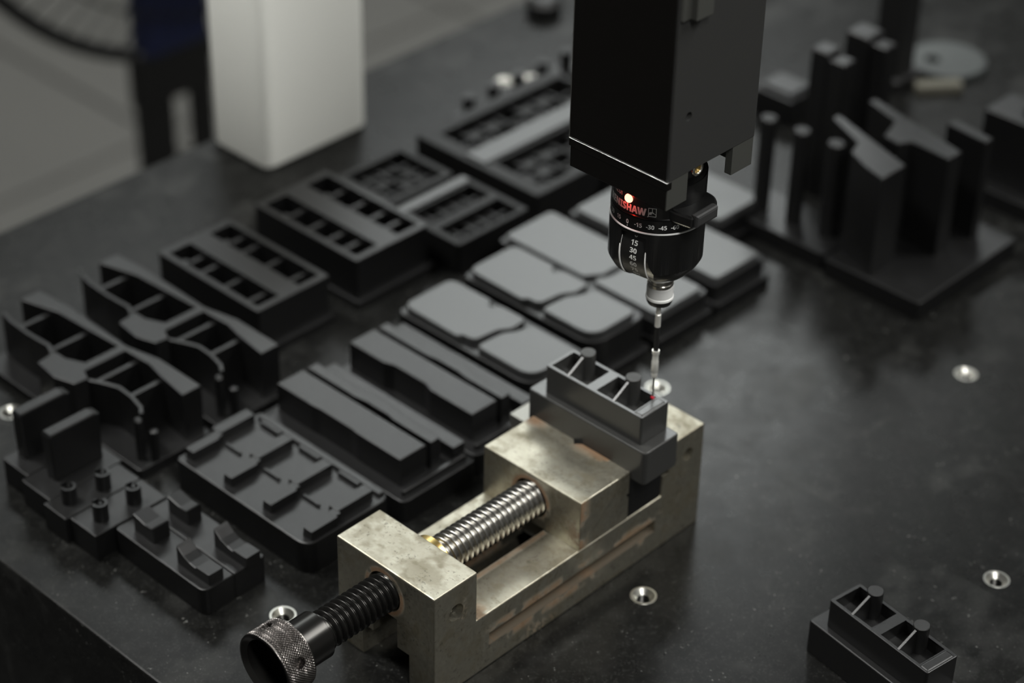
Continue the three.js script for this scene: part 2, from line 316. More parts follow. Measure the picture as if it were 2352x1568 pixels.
{
  const t = thing('machine_vise', 'worn steel screw vise clamping a black housing on the granite table', 'vise', [32, 0, -95]);
  const SX = 32, SY = 48;
  const block = slabZY(roundPoly([[0, 0], [0, 62.8], [-27.6, 62.8], [-27.6, 33.4], [-158.8, 33.4], [-158.8, 62.8], [-190, 62.8], [-190, 0]], [0.8, 0.8, 0.6, 0, 0, 0.6, 0.8, 0.8], 2), 0, 65, 0.7);
  const cut = (g) => [SUBTRACTION, g];
  const sharp = (...a) => new THREE.BoxGeometry(a[1] - a[0], a[3] - a[2], a[5] - a[4]).translate((a[0] + a[1]) / 2, (a[2] + a[3]) / 2, (a[4] + a[5]) / 2);
  const vGroove = (z, s) => new THREE.CylinderGeometry(3.2, 3.2, 80, 4).rotateY(0).translate(30.6, 40, z);
  const body = csg(block,
    cut(sharp(23.6, 41.6, -1, 40, -158.8, -27.5)), cut(sharp(24, 40.4, -1, 36, -27.7, 2)), cut(sharp(16.5, 48.3, -1, 19, -192, 2)),
    cut(sharp(55, 66, 13, 20.4, -155.3, -36)), cut(sharp(-1, 10, 13, 20.4, -155.3, -36)),
    cut(cylZ(SX, SY, -28.5, 1, 10.6)), cut(cylX(56.5, 66, 47, -14, 4.6)), cut(cylX(57, 66, 49.6, -178, 3.6)), cut(vGroove(-158.8)),
    cut(sharp(-1, 66, 45.6, 48.6, -163.4, -158)));
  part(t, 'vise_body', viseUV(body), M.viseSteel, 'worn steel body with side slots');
  const jaw = csg(slabZY(roundPoly([[-98, 33.5], [-98, 62.8], [-133.6, 62.8], [-133.6, 33.5]], [0.4, 0.8, 0.5, 0.4], 2), 0, 65, 0.7), cut(cylZ(SX, SY, -108, -97, 10.8)), cut(vGroove(-133.6)), cut(sharp(-1, 66, 47, 49.6, -136, -131.6)));
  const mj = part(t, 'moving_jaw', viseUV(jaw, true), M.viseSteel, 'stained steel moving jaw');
  part(mj, 'guide_key', box(24, 41.2, 20, 33.6, -130, -102, 0.6), M.parallelSteel);
  part(t, 'set_screw', lathe([[4.4, 0], [4.4, 3.2], [3.9, 3.6], [2.1, 3.6], [2.1, 1.2], [0.01, 1.2]], 0, 0, 0, 32).rotateZ(-Math.PI / 2).translate(56.6, 47, -14), M.blackOxide);
  // screw: helical thread swept round the axis
  const thread = (z0, z1, rO, depth, pitch) => {
    const NA = 72, NZ = Math.round((z1 - z0) / pitch * 14), pos = [], idx = [];
    for (let j = 0; j <= NZ; j++) for (let i = 0; i <= NA; i++) {
      const a = i / NA * 2 * Math.PI, z = z0 + (z1 - z0) * j / NZ; let ph = (z / pitch - i / NA) % 1; if (ph < 0) ph += 1;
      const tri = Math.abs(ph - 0.5) * 2, r = rO - depth * (1 - tri) ** 1.5;
      pos.push(SX + r * Math.cos(a), SY + r * Math.sin(a), z);
    }
    for (let j = 0; j < NZ; j++) for (let i = 0; i < NA; i++) { const k = j * (NA + 1) + i; idx.push(k, k + 1, k + NA + 2, k, k + NA + 2, k + NA + 1); }
    const g = new THREE.BufferGeometry(); g.setAttribute('position', new THREE.Float32BufferAttribute(pos, 3)); g.setIndex(idx); g.computeVertexNormals();
    return g;
  };
  const sc = part(t, 'lead_screw', thread(-106, 0, 9.7, 2.2, 3.5), M.threadSteel, 'bright threaded steel screw');
  part(sc, 'screw_end', thread(0, 41, 9.7, 2.2, 3.5), M.blackOxide, 'blackened threaded screw end');
  part(t, 'brass_collar', lathe([[9.8, 0], [12.6, 0], [13, 0.5], [13, 4.6], [12.4, 5.2], [9.8, 5.2]], 0, 0, 0).rotateX(-Math.PI / 2).translate(SX, SY, -27.6), M.brass, 'brass collar on the screw');
  const col = part(t, 'shaft_collar', lathe([[0.01, 0], [10.6, 0], [11.8, 0.8], [11.8, 17], [0.01, 17]], 0, 0, 0).rotateX(Math.PI / 2).translate(SX, SY, 40.6), M.blackOxide, 'smooth black collar');
  part(col, 'shaft_step', lathe([[9.8, 0], [9.8, 2], [8, 2.2]], 0, 0, 0).rotateX(Math.PI / 2).translate(SX, SY, 39.4), M.blackOxide);
  // knurled knob: fine diamond relief, two cross holes
  const R = 17.3, Z0 = 57.0, Z1 = 72.6, NA = 612, NZ = 96, KP = 2 * Math.PI * R / 76, pos = [], idx = [];
  const holes = [0.0, 0.5, 1.0, 1.5].map((k) => 0.46 + Math.PI * k);
  for (let j = 0; j <= NZ; j++) for (let i = 0; i <= NA; i++) {
    const a = i / NA * 2 * Math.PI, z = Z0 + (Z1 - Z0) * j / NZ, s = a * R;
    const p1 = ((s + (z - Z0) * 0.9) / KP) % 1, q0 = (s - (z - Z0) * 0.9) / KP, q1 = q0 - Math.floor(q0);
    const ridge = Math.min(1 - Math.abs(p1 * 2 - 1), 1 - Math.abs(q1 * 2 - 1));
    const edge = Math.min(step(0, 1.2, z - Z0), step(0, 1.2, Z1 - z));
    let r = R - 0.55 * (1 - edge) - 0.6 * (1 - ridge) * edge;
    for (const h of holes) { const da = Math.atan2(Math.sin(a - h), Math.cos(a - h)) * R, dd = Math.hypot(da, z - 64.4); if (dd < 2.75) r = R - 3.3 * step(2.75, 2.5, dd) - 0.4; else if (dd < 3.2) r -= 0.35 * (3.2 - dd) / 0.45; }
    pos.push(SX + r * Math.cos(a), SY + r * Math.sin(a), z);
  }
  for (let j = 0; j < NZ; j++) for (let i = 0; i < NA; i++) { const k = j * (NA + 1) + i; idx.push(k, k + 1, k + NA + 2, k, k + NA + 2, k + NA + 1); }
  const kg = new THREE.BufferGeometry(); kg.setAttribute('position', new THREE.Float32BufferAttribute(pos, 3)); kg.setIndex(idx);
  const kn = part(t, 'knurled_knob', flat(kg), M.knurlOxide, 'black knurled knob with cross holes');
  part(kn, 'knob_core', lathe([[16.75, Z0], [13.6, Z0 - 0.2], [0.01, Z0 - 0.2]], 0, 0, 0).rotateX(Math.PI / 2).translate(SX, SY, 0), M.blackOxide);
  part(kn, 'knob_recess', lathe([[16.75, Z1], [15.8, Z1 + 0.2], [15.0, Z1 - 0.5], [13.4, Z1 - 1.5], [13.3, Z1 - 12], [0.01, Z1 - 12]], 0, 0, 0).rotateX(Math.PI / 2).translate(SX, SY, 0), M.blackOxide, 'hollow black knob end');
}
{
  const t = thing('steel_parallel', 'small ground steel bar lying between the vise jaws', 'steel bar', [0, 33.4, -151]);
  part(t, 'bar', box(-26, 20, 33.5, 45, -158.6, -144, 0.5), M.parallelSteel);
}

{
  const t = thing('support_block', 'matt black block standing between the vise jaws under the clamped housing', 'support block', [54, 33.4, -146]);
  part(t, 'block', box(40, 64.6, 33.45, 57.9, -158.4, -134.0, 0.5), M.mould);
}

// ---------------------------------------------------------------- moulded housings (one clamped, one lying on the table)
function housing(label, ox, oy, oz, mat) {          // origin: front left bottom corner of the foot, at x, y, z
  const t = thing('moulded_housing', label, 'plastic housing', [ox + 38.5, oy, oz - 12.5]);
  const P = (a) => a.map(([x, z]) => [ox + x, oz + z]);
  part(t, 'foot', prism(roundPoly(P(rect(0, 77.5, -25, 0)), [2, 2, 3, 2]), oy, oy + 19.4, 0.7), mat);
  const y0 = oy + 19.4, y1 = oy + 35.5;
  const holes = [P(rect(9.6, 34.2, -22.4, -5.2)), P(rect(39.2, 64.6, -22.4, -5.2))];
  part(t, 'chamber_wall', prism(roundPoly(P(rect(8, 70.8, -24, -3.7)), [1.4, 1.4, 1.4, 1.4]), y0, y1, 0.4, holes), mat);
  part(t, 'chamber_floor', prism(P(rect(9, 70, -23, -4.6)), y0 - 0.5, y0 + 8.5, 0), mat);
  part(t, 'end_wall', box(ox + 64.4, ox + 70.6, y0, y1 + 0.5, oz - 22.6, oz - 4.2, 1.6, 4), mat);
  for (const px of [21.8, 51.4]) {
    const post = part(t, 'post', lathe([[3.9, 0], [3.9, 19.1], [3.6, 19.4], [0.01, 19.4]], ox + px, y0 + 4, oz - 19.2, 40), mat);
    part(post, 'rib', slabZY([[-4.2, y1 - 0.3], [-4.2, y0 + 3], [-17.4, y0 + 3], [-17.4, y1 + 7.1]].map(([z, y]) => [z + oz, y]), ox + px - 0.75, ox + px + 0.75, 0.2), mat);
  }
  return t;
}
housing('black moulded housing with light put into its colour and two round posts clamped in the vise under the probe', -4, 58.1, -133.7, M.housingLit);
housing('black moulded housing with two round posts lying alone on the granite table', 166.5, 0, -145.5, M.housing).rotation.y = -8.5 * Math.PI / 180;

// ---------------------------------------------------------------- measuring ram and probe head
{
  const t = thing('measuring_ram', 'square black vertical machine ram holding the probe head above the vise', 'machine ram', [55, 222, -153.5]);
  const ram = csg(box(26, 84, 236.5, 900, -183.5, -124.2, 0.5), [SUBTRACTION, cylX(78, 85, 265.1, -134.8, 2.1)], [SUBTRACTION, cylX(40, 80, 236, -153.5, 0.1)]);
  part(t, 'ram_body', ram, M.ramGrey, 'charcoal satin ram body');
  part(t, 'front_cover', box(26.2, 82.2, 236.7, 900, -124.3, -123.5, 0.2), M.ramGloss, 'glossy black front cover');
  part(t, 'edge_highlight', [box(26.0, 83.9, 236.0, 236.45, -124.6, -123.2, 0.12), box(25.75, 26.2, 236.4, 900, -124.4, -123.6, 0.1)], M.steelBright, 'thin bright strip standing in for the edge highlight');  // bright strips put in for the highlight along the ram edges
  part(t, 'lip_plate', box(25.9, 83.9, 232.4, 236.1, -126.5, -123.4, 0.2), M.ramGloss);
  part(t, 'shroud', prism([[26.8, -124.4], [30, -128], [30, -179.5], [80, -179.5], [80, -168.6], [83.7, -168.6], [83.7, -183.2], [26.8, -183.2]], 222.1, 236.6, 0.2), M.ramLeg);
  part(t, 'shroud', prism([[26.8, -124.0], [83.7, -124.0], [83.7, -137.6], [80, -137.6], [80, -128], [30, -128]].reverse(), 222.1, 236.5, 0.2), M.ramLeg);
  part(t, 'shroud_cover', box(26.9, 83.0, 222.0, 232.6, -124.1, -123.6, 0.15), M.ramGloss, 'glossy black lower cover');
  part(t, 'mount_plate', box(30, 80, 233.5, 236.6, -179, -128.5, 0.3), M.blackSatin);
  part(t, 'cover_screw', lathe([[1.9, 0], [1.9, 1.6], [1.2, 1.9], [0.9, 1.2], [0.01, 1.2]], 0, 0, 0, 24).rotateZ(-Math.PI / 2).translate(79.2, 265.1, -134.8), M.steelBright, 'small bright screw in a hole');
  const rg = new THREE.TorusGeometry(2.9, 0.75, 14, 36).rotateY(Math.PI / 2).translate(81.4, 233.6, -147);
  part(t, 'lock_ring', rg, M.nickel, 'small bright metal ring');
  part(t, 'lock_shaft', cylX(70, 81, 233.6, -147, 2.2), M.brass);
  part(t, 'guide_block', [box(83.8, 88.5, 313, 420, -141, -130, 0.5), box(83.9, 85.6, 313.5, 420, -130, -124.6, 0.3)], M.ramLeg, 'dark guide block on the ram side');
}
const HX = 55.6, HZ = -153.2;
function canvasTexture(w, h, draw) {
  const c = document.createElement('canvas'); c.width = w; c.height = h; const x = c.getContext('2d'); draw(x, w, h);
  const t = new THREE.CanvasTexture(c); t.colorSpace = THREE.SRGBColorSpace; t.wrapS = THREE.RepeatWrapping; return t;
}
// a band of print round a vertical cylinder: az in degrees from +z towards +x, y in mm above the band's foot
function band(W, H, rMm, hMm, draw) {
  return canvasTexture(W, H, (x) => {
    x.fillStyle = '#0e0e0e'; x.fillRect(0, 0, W, H); x.fillStyle = '#f2f2f0'; x.strokeStyle = '#f2f2f0'; x.textBaseline = 'middle'; x.textAlign = 'center';
    const sx = W / (2 * Math.PI * rMm), sy = H / hMm;
    draw((az) => ((az + 540) % 360) / 360 * W, (y) => H - y * sy, x, sx, sy);
  });
}
{
  const t = thing('probe_head', 'black cylindrical touch probe head with white scale and red light under the ram', 'probe head', [HX, 91, HZ]);
  const rU = 21.6, yU0 = 206, yU1 = 222;
  const upper = band(2048, 240, rU, yU1 - yU0, (X, Y, c, sx, sy) => {
    const put = (s, az, y, size, weight, squeeze = 1, heavy = false) => { c.save(); c.translate(X(az), Y(y)); c.scale(sx * squeeze, sy); c.font = weight + ' ' + size + 'px sans-serif'; c.fillText(s, 0, 0); if (heavy) c.strokeText(s, 0, 0); c.restore(); };
    c.lineWidth = 0.3; c.lineJoin = 'round'; put('RENISHAW', -6.2, 3.6, 4.9, 'bold', 0.92, true);
    put('MH20i', -24, 9.2, 4.2, 'normal', 0.85);
    put('.', 27.2, 2.6, 3, 'bold');
    // square emblem: outlined box, horizon line and a probe over a round part
    c.save(); c.translate(X(32.4), Y(3.7)); c.scale(sx, sy); c.lineWidth = 0.32; c.strokeRect(-1.75, -2.1, 3.5, 4.2);
    c.fillRect(-0.18, -2.1, 0.36, 2.6); c.beginPath(); c.ellipse(-0.3, 0.5, 1.25, 0.75, 0, 0, 7); c.fill();
    c.fillStyle = '#0e0e0e'; c.beginPath(); c.ellipse(0.15, 0.75, 0.7, 0.4, 0, 0, 7); c.fill(); c.fillStyle = '#f2f2f0';
    c.beginPath(); c.moveTo(-1.7, 1.4); c.lineTo(0.2, 0.2); c.lineTo(1.7, 1.0); c.stroke(); c.restore();
  });
  const rS = 21.9, yS0 = 199, yS1 = 205.4;
  const scale = band(2048, 96, rS, yS1 - yS0, (X, Y, c, sx, sy) => {
    for (let d = -165; d <= 180; d += 15) { c.save(); c.translate(X(1 - d), Y(3.0)); c.scale(sx * 0.9, sy); c.font = 'bold 3.1px sans-serif'; c.fillText(String(d), 0, 0); c.restore(); }
    c.fillRect(X(1.0) - 2, Y(1.5), 4, 14);
  });
  const mPrint = (map) => new THREE.MeshPhysicalMaterial({ map, roughness: 0.3, clearcoat: 0.5, clearcoatRoughness: 0.12 });
  const ringGeo = (r, y0, y1) => { const g = new THREE.CylinderGeometry(r, r, y1 - y0, 128, 1, true); g.translate(HX, (y0 + y1) / 2, HZ); return g; };
  upper.offset.x = scale.offset.x = 0.5;
  const up = part(t, 'label_ring', ringGeo(rU, yU0, yU1), mPrint(upper), 'glossy black ring with white lettering');
  part(up, 'ring_core', lathe([[21.2, 205.2], [21.55, 206.0], [21.58, 206.05], [21.5, 206.1], [20.9, 222], [17, 222.2], [17, 233.4], [0.01, 233.4]], HX, 0, HZ), M.headBlack);
  part(up, 'ring_lip', lathe([[21.0, 205.3], [21.9, 205.7], [21.95, 206.2], [21.6, 206.5]], HX, 0, HZ, 96), M.headBlack);
  const sr = part(t, 'scale_ring', ringGeo(rS, yS0, yS1), mPrint(scale), 'black ring with white angle numbers');
  part(sr, 'scale_edge', lathe([[21.85, 199.05], [22.25, 198.8], [22.35, 198.35], [22.0, 198.1]], HX, 0, HZ, 96), M.ringGrey, 'rim below the numbers with its edge highlight put into the pale colour');  // pale colour stands in for the specular edge of the ring
  part(sr, 'scale_core', lathe([[0.01, 198.2], [21.8, 198.2], [21.85, 199], [21.86, 205.4], [20.8, 205.6], [0.01, 205.6]], HX, 0, HZ), M.headBlack);
  // yoke: an upright cylinder with a rounded foot, slotted for the drum
  const phi = 8.5 * Math.PI / 180, turn = (g) => g.rotateY(phi).translate(HX, 0, HZ);     // local x = drum axis, local z = drum front
  const yc = 184.5, RB = 20.5;
  const hbox = new THREE.BoxGeometry(60, 30, 2 * RB).translate(0, yc + 15, 0), hcyl = new THREE.CylinderGeometry(RB, RB, 60, 96).rotateZ(Math.PI / 2).translate(0, yc, 0);
  const ends = new THREE.SphereGeometry(24.2, 72, 48).translate(0, yc + 2.5, 0);
  let yoke = csg(new THREE.CylinderGeometry(22.1, 22.1, 60, 128).translate(0, 198.3 - 30, 0), [INTERSECTION, csg(hcyl, [ADDITION, hbox])], [INTERSECTION, csg(ends, [ADDITION, new THREE.BoxGeometry(60, 40, 60).translate(0, yc + 20, 0)])], [SUBTRACTION, new THREE.BoxGeometry(13.2, 60, 60).translate(0, 165.5, 0)]);
  part(t, 'yoke', turn(toCreasedNormals(yoke, 0.8)), M.headBlack, 'rounded glossy black yoke');
  const drumPrint = canvasTexture(1024, 256, (c, W, H) => {
    c.fillStyle = '#141414'; c.fillRect(0, 0, W, H); c.fillStyle = '#e8e8e4'; c.textAlign = 'center'; c.textBaseline = 'middle';
    const rD = 20.0, sx = W / (2 * Math.PI * rD), sy = H / 12.4;
    for (let d = 0; d <= 105; d += 15) { c.save(); c.translate(((d / 15) * 3.9 + 5.4) * sx, H / 2); c.scale(sx, sy); c.rotate(-Math.PI / 2); c.font = 'bold 3.4px sans-serif'; c.fillText(String(d), 0, 0); c.restore(); }
  });
  const dg = new THREE.CylinderGeometry(20.0, 20.0, 12.9, 96, 1, true);
  { const uv = dg.attributes.uv; for (let i = 0; i < uv.count; i++) uv.setX(i, uv.getX(i)); }
  // cylinder axis y -> local x; its u = 0 seam (local +z) is turned up to 40 degrees above the front
  dg.rotateY(0).rotateZ(-Math.PI / 2);
  dg.rotateX(-0.75).translate(0, yc, 0);
  const drum = part(t, 'drum', turn(dg), std({ map: drumPrint, roughness: 0.42 }), 'black drum with white angle numbers');
  part(drum, 'drum_side', turn(new THREE.CylinderGeometry(19.95, 19.95, 12.8, 96).rotateZ(Math.PI / 2).translate(0, yc, 0)), M.drumBlack);
  for (const s of [-1, 1]) part(drum, 'pale_line', turn(new THREE.TorusGeometry(20.5, 0.4, 8, 48, 1.2).rotateZ(-0.80).rotateY(-Math.PI / 2).translate(s * 6.9, yc, 0)), M.lineWhite, 'white curved line');  // thin white arcs along both slot edges
  // lever at the side
  const lv = part(t, 'lock_lever', prism(roundPoly([[64, -141], [75.5, -140], [84.8, -141.5], [86.2, -157], [80.5, -164.5], [70, -165]].reverse(), [2, 5, 3.5, 1.2, 1.2, 2], 6), 205.6, 211.6, 1.1), M.headBlack, 'glossy black locking lever');
  part(lv, 'lever_tip', slabZY([[-157.5, 206.4], [-157.5, 212.4], [-143, 212.2], [-143, 206.4]], 82.6, 87.0, 1.2), M.leverGrey, 'satin grey lever edge');
  // indicator light on the label ring
  const led = part(t, 'indicator_light', new THREE.SphereGeometry(2.15, 28, 20).scale(1, 1, 0.75).translate(HX + 0.4, 214.0, HZ + rU + 0.1), std({ color: lin(1, 0.5, 0.45), emissive: new THREE.Color(1, 0.24, 0.15), emissiveIntensity: 2.4, roughness: 0.4 }), 'lit red indicator light');
  const pl = new THREE.PointLight(new THREE.Color(1, 0.02, 0.01), 0.00007); pl.name = 'indicator_glow'; pl.position.set(0.4 * MM, (214.0 - 91) * MM, (rU + 3.2) * MM); pl.shadow.radius = 0.05; pl.castShadow = true; t.add(pl);
  // probe module and stylus
  const TX = 58.1, TZ = -155.5;
  const pm = part(t, 'probe_module', lathe([[0.01, 172], [5.7, 172], [5.9, 160.4], [6.25, 160.0], [6.25, 159.0], [5.9, 158.7], [5.9, 158.2]], TX, 0, TZ, 64), M.nickel, 'bright nickel probe module');
  part(pm, 'module_ring', lathe([[5.9, 158.2], [6.2, 158.0], [6.35, 157.4], [6.35, 152.6]], TX, 0, TZ, 64), M.ringGrey, 'pale grey ring');
  part(pm, 'module_rim', lathe([[6.35, 152.8], [6.65, 152.5], [6.65, 151.4], [6.2, 151.0], [5.6, 150.8]], TX, 0, TZ, 64), M.ringWhite, 'white rim');
  part(pm, 'module_foot', lathe([[6.3, 151.2], [6.25, 149.8], [5.6, 148.4], [4.2, 147.5], [0.01, 147.3]], TX, 0, TZ, 64), M.carbon, 'black lower cap');
  const st = part(t, 'stylus', lathe([[0.01, 148.6], [1.15, 148.5], [1.15, 141.5], [1.45, 141.2], [1.5, 134.4], [1.1, 134.0], [0.01, 134]], TX, 0, TZ, 32), M.stylusSteel, 'thin steel stylus');
  part(st, 'stylus_extension', cyl(TX, 119.8, 134.2, TZ, 1.3), M.carbon, 'black stylus extension');
  part(st, 'stylus_holder', lathe([[0.01, 120.6], [1.85, 120.5], [1.85, 118.6], [1.5, 118.3], [1.55, 114.6], [1.75, 114.2], [1.75, 108.4], [1.4, 107.6], [1.55, 107.0], [1.5, 105.4], [0.7, 104.4], [0.01, 104.4]], TX, 0, TZ, 32), M.stylusSteel, 'bright stepped steel holder');
  part(st, 'stylus_needle', cyl(TX, 93.2, 104.6, TZ, 0.55, 0.55, 20), M.parallelSteel);
  part(st, 'ruby_ball', new THREE.SphereGeometry(1.05, 24, 16).translate(TX, 92.6, TZ), M.ruby, 'red ruby ball tip');
}

// ---------------------------------------------------------------- black moulded parts laid out on the table
const GROUP = 'black moulded parts laid out on the granite table';
const item = (name, label, base, cat = 'moulded part') => thing(name, label, cat, base, GROUP);

// boxes with two rows of pockets
function pocketBox(label, x0, x1, z0, z1, h, strip, cells) {
  const t = item('pocket_box', label, [(x0 + x1) / 2, 0, (z0 + z1) / 2]), zm = (z0 + z1) / 2, w = 3.2;
  const rows = [[z0 + w, zm - strip / 2], [zm + strip / 2, z1 - w]];
  part(t, 'box_wall', prism(roundPoly(rect(x0, x1, z0, z1), 2), 0, h, 0.5, rows.map(([a, b]) => rect(x0 + 5, x1 - 4, a, b))), M.mould);
  part(t, 'box_floor', box(x0 + 1, x1 - 1, 0.5, 4, z0 + 1, z1 - 1, 0.2), M.mould);
  part(t, 'foot_flange', prism(roundPoly(rect(x0 - 2, x1 + 3, z0 - 3, z1 + 2), 2), 0, 5, 0.5), M.mould);
  for (const [a, b] of rows) {
    let x = x0 + 5;
    for (const c of cells.slice(0, -1)) { x += c; part(t, 'divider', box(x - 1.3, x + 1.3, 3.5, h - 3.2, a - 0.3, b + 0.3, 0.2), M.mould); }
    part(t, 'pocket_stop', box(x0 + 5 + cells[0] - 1, x0 + 5 + cells[0] + 3, 3.5, h - 0.3, b - 4, b + 0.2, 0.3), M.mould);
  }
}
pocketBox('black box with two rows of five open pockets beside the curved brackets', -294, -205, -180.5, -126.5, 31, 14, [13, 13, 21, 21, 12]);
pocketBox('black box with two rows of deep pockets standing nearest the white column', -295, -204, -259.5, -201, 32, 15, [17, 19, 17, 14, 14]);

// curved brackets
{
  const t = item('curved_bracket', 'black bow tie bracket with curved walls beside the fin blocks', [-235, 0, -28]);
  const H = 36, thin = (pts, w) => { const l = [], r = []; for (let i = 0; i < pts.length; i++) { const a = pts[Math.max(0, i - 1)], b = pts[Math.min(pts.length - 1, i + 1)], dx = b[0] - a[0], dz = b[1] - a[1], n = Math.hypot(dx, dz); l.push([pts[i][0] - dz / n * w / 2, pts[i][1] + dx / n * w / 2]); r.unshift([pts[i][0] + dz / n * w / 2, pts[i][1] - dx / n * w / 2]); } return l.concat(r); };
  part(t, 'base_plate', prism(roundPoly(rect(-303, -163, -57, -8), 3), 0, 6, 0.5), M.mould);
  part(t, 'beam', prism([[-302, -36], [-277, -43], [-228, -46], [-202, -47.5], [-190, -45], [-167, -42], [-167, -54.5], [-202, -54.5], [-224, -49.5], [-277, -51], [-302, -49]].reverse(), 5, H, 0.4), M.mould);
  part(t, 'centre_plate', prism([[-245, -6], [-247, -19], [-238, -19], [-227, -24], [-227, -47], [-221, -47], [-221, -19], [-214, -16], [-215, -8], [-228, -4]], 5, H, 0.4), M.mould);
  part(t, 'curved_wall', prism(thin([[-302, -24], [-292, -22], [-275, -21.5], [-258, -22.5], [-246, -17]], 2.2), 5, H - 3, 0.3), M.mould);
  part(t, 'curved_wall', prism(thin([[-217, -18], [-209, -22], [-200, -25.5], [-189, -25], [-178, -22.5], [-173, -19]], 2.2), 5, H - 3, 0.3), M.mould);
  for (const [x, z0, z1] of [[-284, -43, -22], [-254, -45, -22], [-213, -48, -20], [-190, -46, -25]]) part(t, 'cross_rib', box(x - 1.3, x + 1.3, 5, H - 3.5, z0, z1, 0.3), M.mould);
  part(t, 'peg', lathe([[2.4, 0], [2.4, 26], [1.6, 27], [0.01, 27]], -171.5, 5, -15.5, 20), M.mould);
  part(t, 'peg', lathe([[2.2, 0], [2.2, 19], [0.01, 20]], -166, 5, -21, 20), M.mould);
  copyOf(t, 0, 0, -54.5, 'black bow tie bracket with curved walls beside a five pocket box');
}

// fin blocks, peg tile, clip block
for (const [x0, x1, z1, fx, h, label] of [[-212, -190.4, 43, -209, 45, 'black block with one upright fin at the end of its row'], [-190, -166.2, 47, -183.5, 45, 'black block with one upright fin touching the pegged tile']]) {
  const t = item('fin_block', label, [(x0 + x1) / 2, 0, 22]);
  part(t, 'block', prism(roundPoly(rect(x0, x1, 0, z1), 1.5), 0, 16, 0.5), M.mould);
  part(t, 'fin', slabZY([[5, 15.8], [4.5, h - 1.5], [8, h], [35, h], [36, h - 1.5], [35.5, 15.8]].reverse(), fx, fx + 7.5, 1.0), M.mould);
}
{
  const t = item('peg_tile', 'square black tile carrying four short notched pegs', [-146, 0, 28]);
  part(t, 'tile_half', prism(rect(-166, -147.8, 3, 50.5), 0, 16, 0.5), M.mould);
  part(t, 'tile_half', prism(rect(-147.2, -126.3, 3, 48), 0, 16, 0.5), M.mould);
  part(t, 'joint', box(-149, -146, 1, 15, 4, 47, 0.1), M.mould);
  for (const [x, z] of [[-158, 40], [-155, 21], [-136, 37], [-135, 17]]) {
    const g = csg(cyl(x, 15.8, 26, z, 4.1, 4.0), [SUBTRACTION, cyl(x, 20, 30, z, 2.5, 2.5, 24)], [SUBTRACTION, new THREE.BoxGeometry(2.2, 5, 12).translate(x - 2.4, 25.5, z - 2)]);
    part(t, 'notched_peg', toCreasedNormals(g, 0.5), M.mould);
  }
}
{
  const t = item('clip_block', 'black block with two rounded pads and two curved hooks on top', [-91, 0, 17]);
  for (const [z0, z1] of [[18.2, 37], [-2, 17.6]]) part(t, 'block_half', prism(roundPoly(rect(-125, -56, z0, z1), z0 > 10 ? [1, 1, 5, 2] : [2, 2, 1, 1]), 0, 16, 0.5), M.mould);
  part(t, 'joint', box(-124.5, -56.5, 1, 14.8, 17, 19, 0.1), M.mould);
  for (const [x0, x1, z0, z1] of [[-117, -101, 21, 31], [-116, -100, 1.5, 10]]) {
    part(t, 'pad', slabXY([[x0, 15.8], [x0, 26], [x0 + 4, 25.2], [x0 + 9, 24.2], [x1 - 2, 24.6], [x1, 25.6], [x1, 15.8]], z0, z1, 0.5), M.mould);
  }
  for (const [x, z0, z1] of [[-82, 23, 32], [-79, 2, 11]]) part(t, 'hook', slabXY([[x, 15.8], [x, 27], [x + 1.6, 26], [x + 5, 23.2], [x + 9.5, 21.6], [x + 14, 21], [x + 15, 22.2], [x + 24.5, 22.6], [x + 24.5, 15.8]], z0, z1, 0.4), M.mould);
}
// comb tray
{
  const t = item('comb_tray', 'flat black tray with four staggered rows of raised bars', [-94, 0, -47]);
  const Y = 19.3;
  part(t, 'tray', prism(roundPoly(rect(-145, -43, -76, -18), [3, 8, 9, 3], 8), 0, Y, 0.8), M.mould);
  for (let k = 0; k < 4; k++) {
    const x = -136 + k * 30.4;
    part(t, 'bar', slabXY([[x - 7, Y - 0.2], [x - 6, Y + 5.6], [x, Y + 5.6], [x, Y - 0.2]], -40.6, -23, 0.35), M.mould);
    part(t, 'bar', slabXY([[x - 11, Y - 0.2], [x - 10, Y + 5.6], [x - 3.4, Y + 5.6], [x - 3.4, Y - 0.2]], -67.5, -43.6, 0.35), M.mould);
    part(t, 'bar_step', box(x - 7, x - 1.5, Y - 0.2, Y + 5.3, -44, -40, 0.3), M.mould);
    if (k < 3) { part(t, 'low_rib', box(x + 1, x + 13, Y - 0.2, Y + 1.6, -44.6, -43.2, 0.2), M.mould); part(t, 'low_rib', box(x, x + 15, Y - 0.2, Y + 2.2, -70, -68, 0.2), M.mould); }
  }
  part(t, 'back_rail', box(-141, -47, Y - 0.2, Y + 2, -74.5, -70.5, 0.5), M.mould);
}
// ridge parts
function ridge(label, z, dx = 0, kink = 0) {
  const t = item('ridge_block', label, [-97, 0, z - 22]);
  const Z = (a) => a.map(([x, q]) => [x + dx, z + q]);
  part(t, 'base', prism(roundPoly(Z(rect(-149, -39, -46, 7)), [2, 3, 5, 2]), 0, 14, 0.6), M.mould);
  part(t, 'ridge', prism(Z([[-145, -20], [-145, -1.5], [-118, -1.5], [-112, -2.2 - kink], [-88, -2.2 - kink], [-82, -1.5], [-50, -1.5], [-50, -20]]), 13.5, 31.5, 0.6), M.mould);
  part(t, 'side_fin', prism(Z([[-145, -30], [-145, -23.4], [-108, -23.4], [-100, -24.6], [-84, -24.6], [-78, -23.6], [-50, -23.6], [-50, -30], [-78, -30], [-84, -31.6], [-100, -31.6], [-106, -30]]), 13.5, 31, 0.4), M.mould);
  part(t, 'low_ledge', box(-147 + dx, -46 + dx, 13.5, 23, z - 44.5, z - 36, 0.5), M.mould);
  part(t, 'end_lip', box(-45 + dx, -42.6 + dx, 13.5, 17.5, z - 42, z + 3, 0.5), M.mould);
}
ridge('black two fin ridge block lying beside the comb tray', -87);
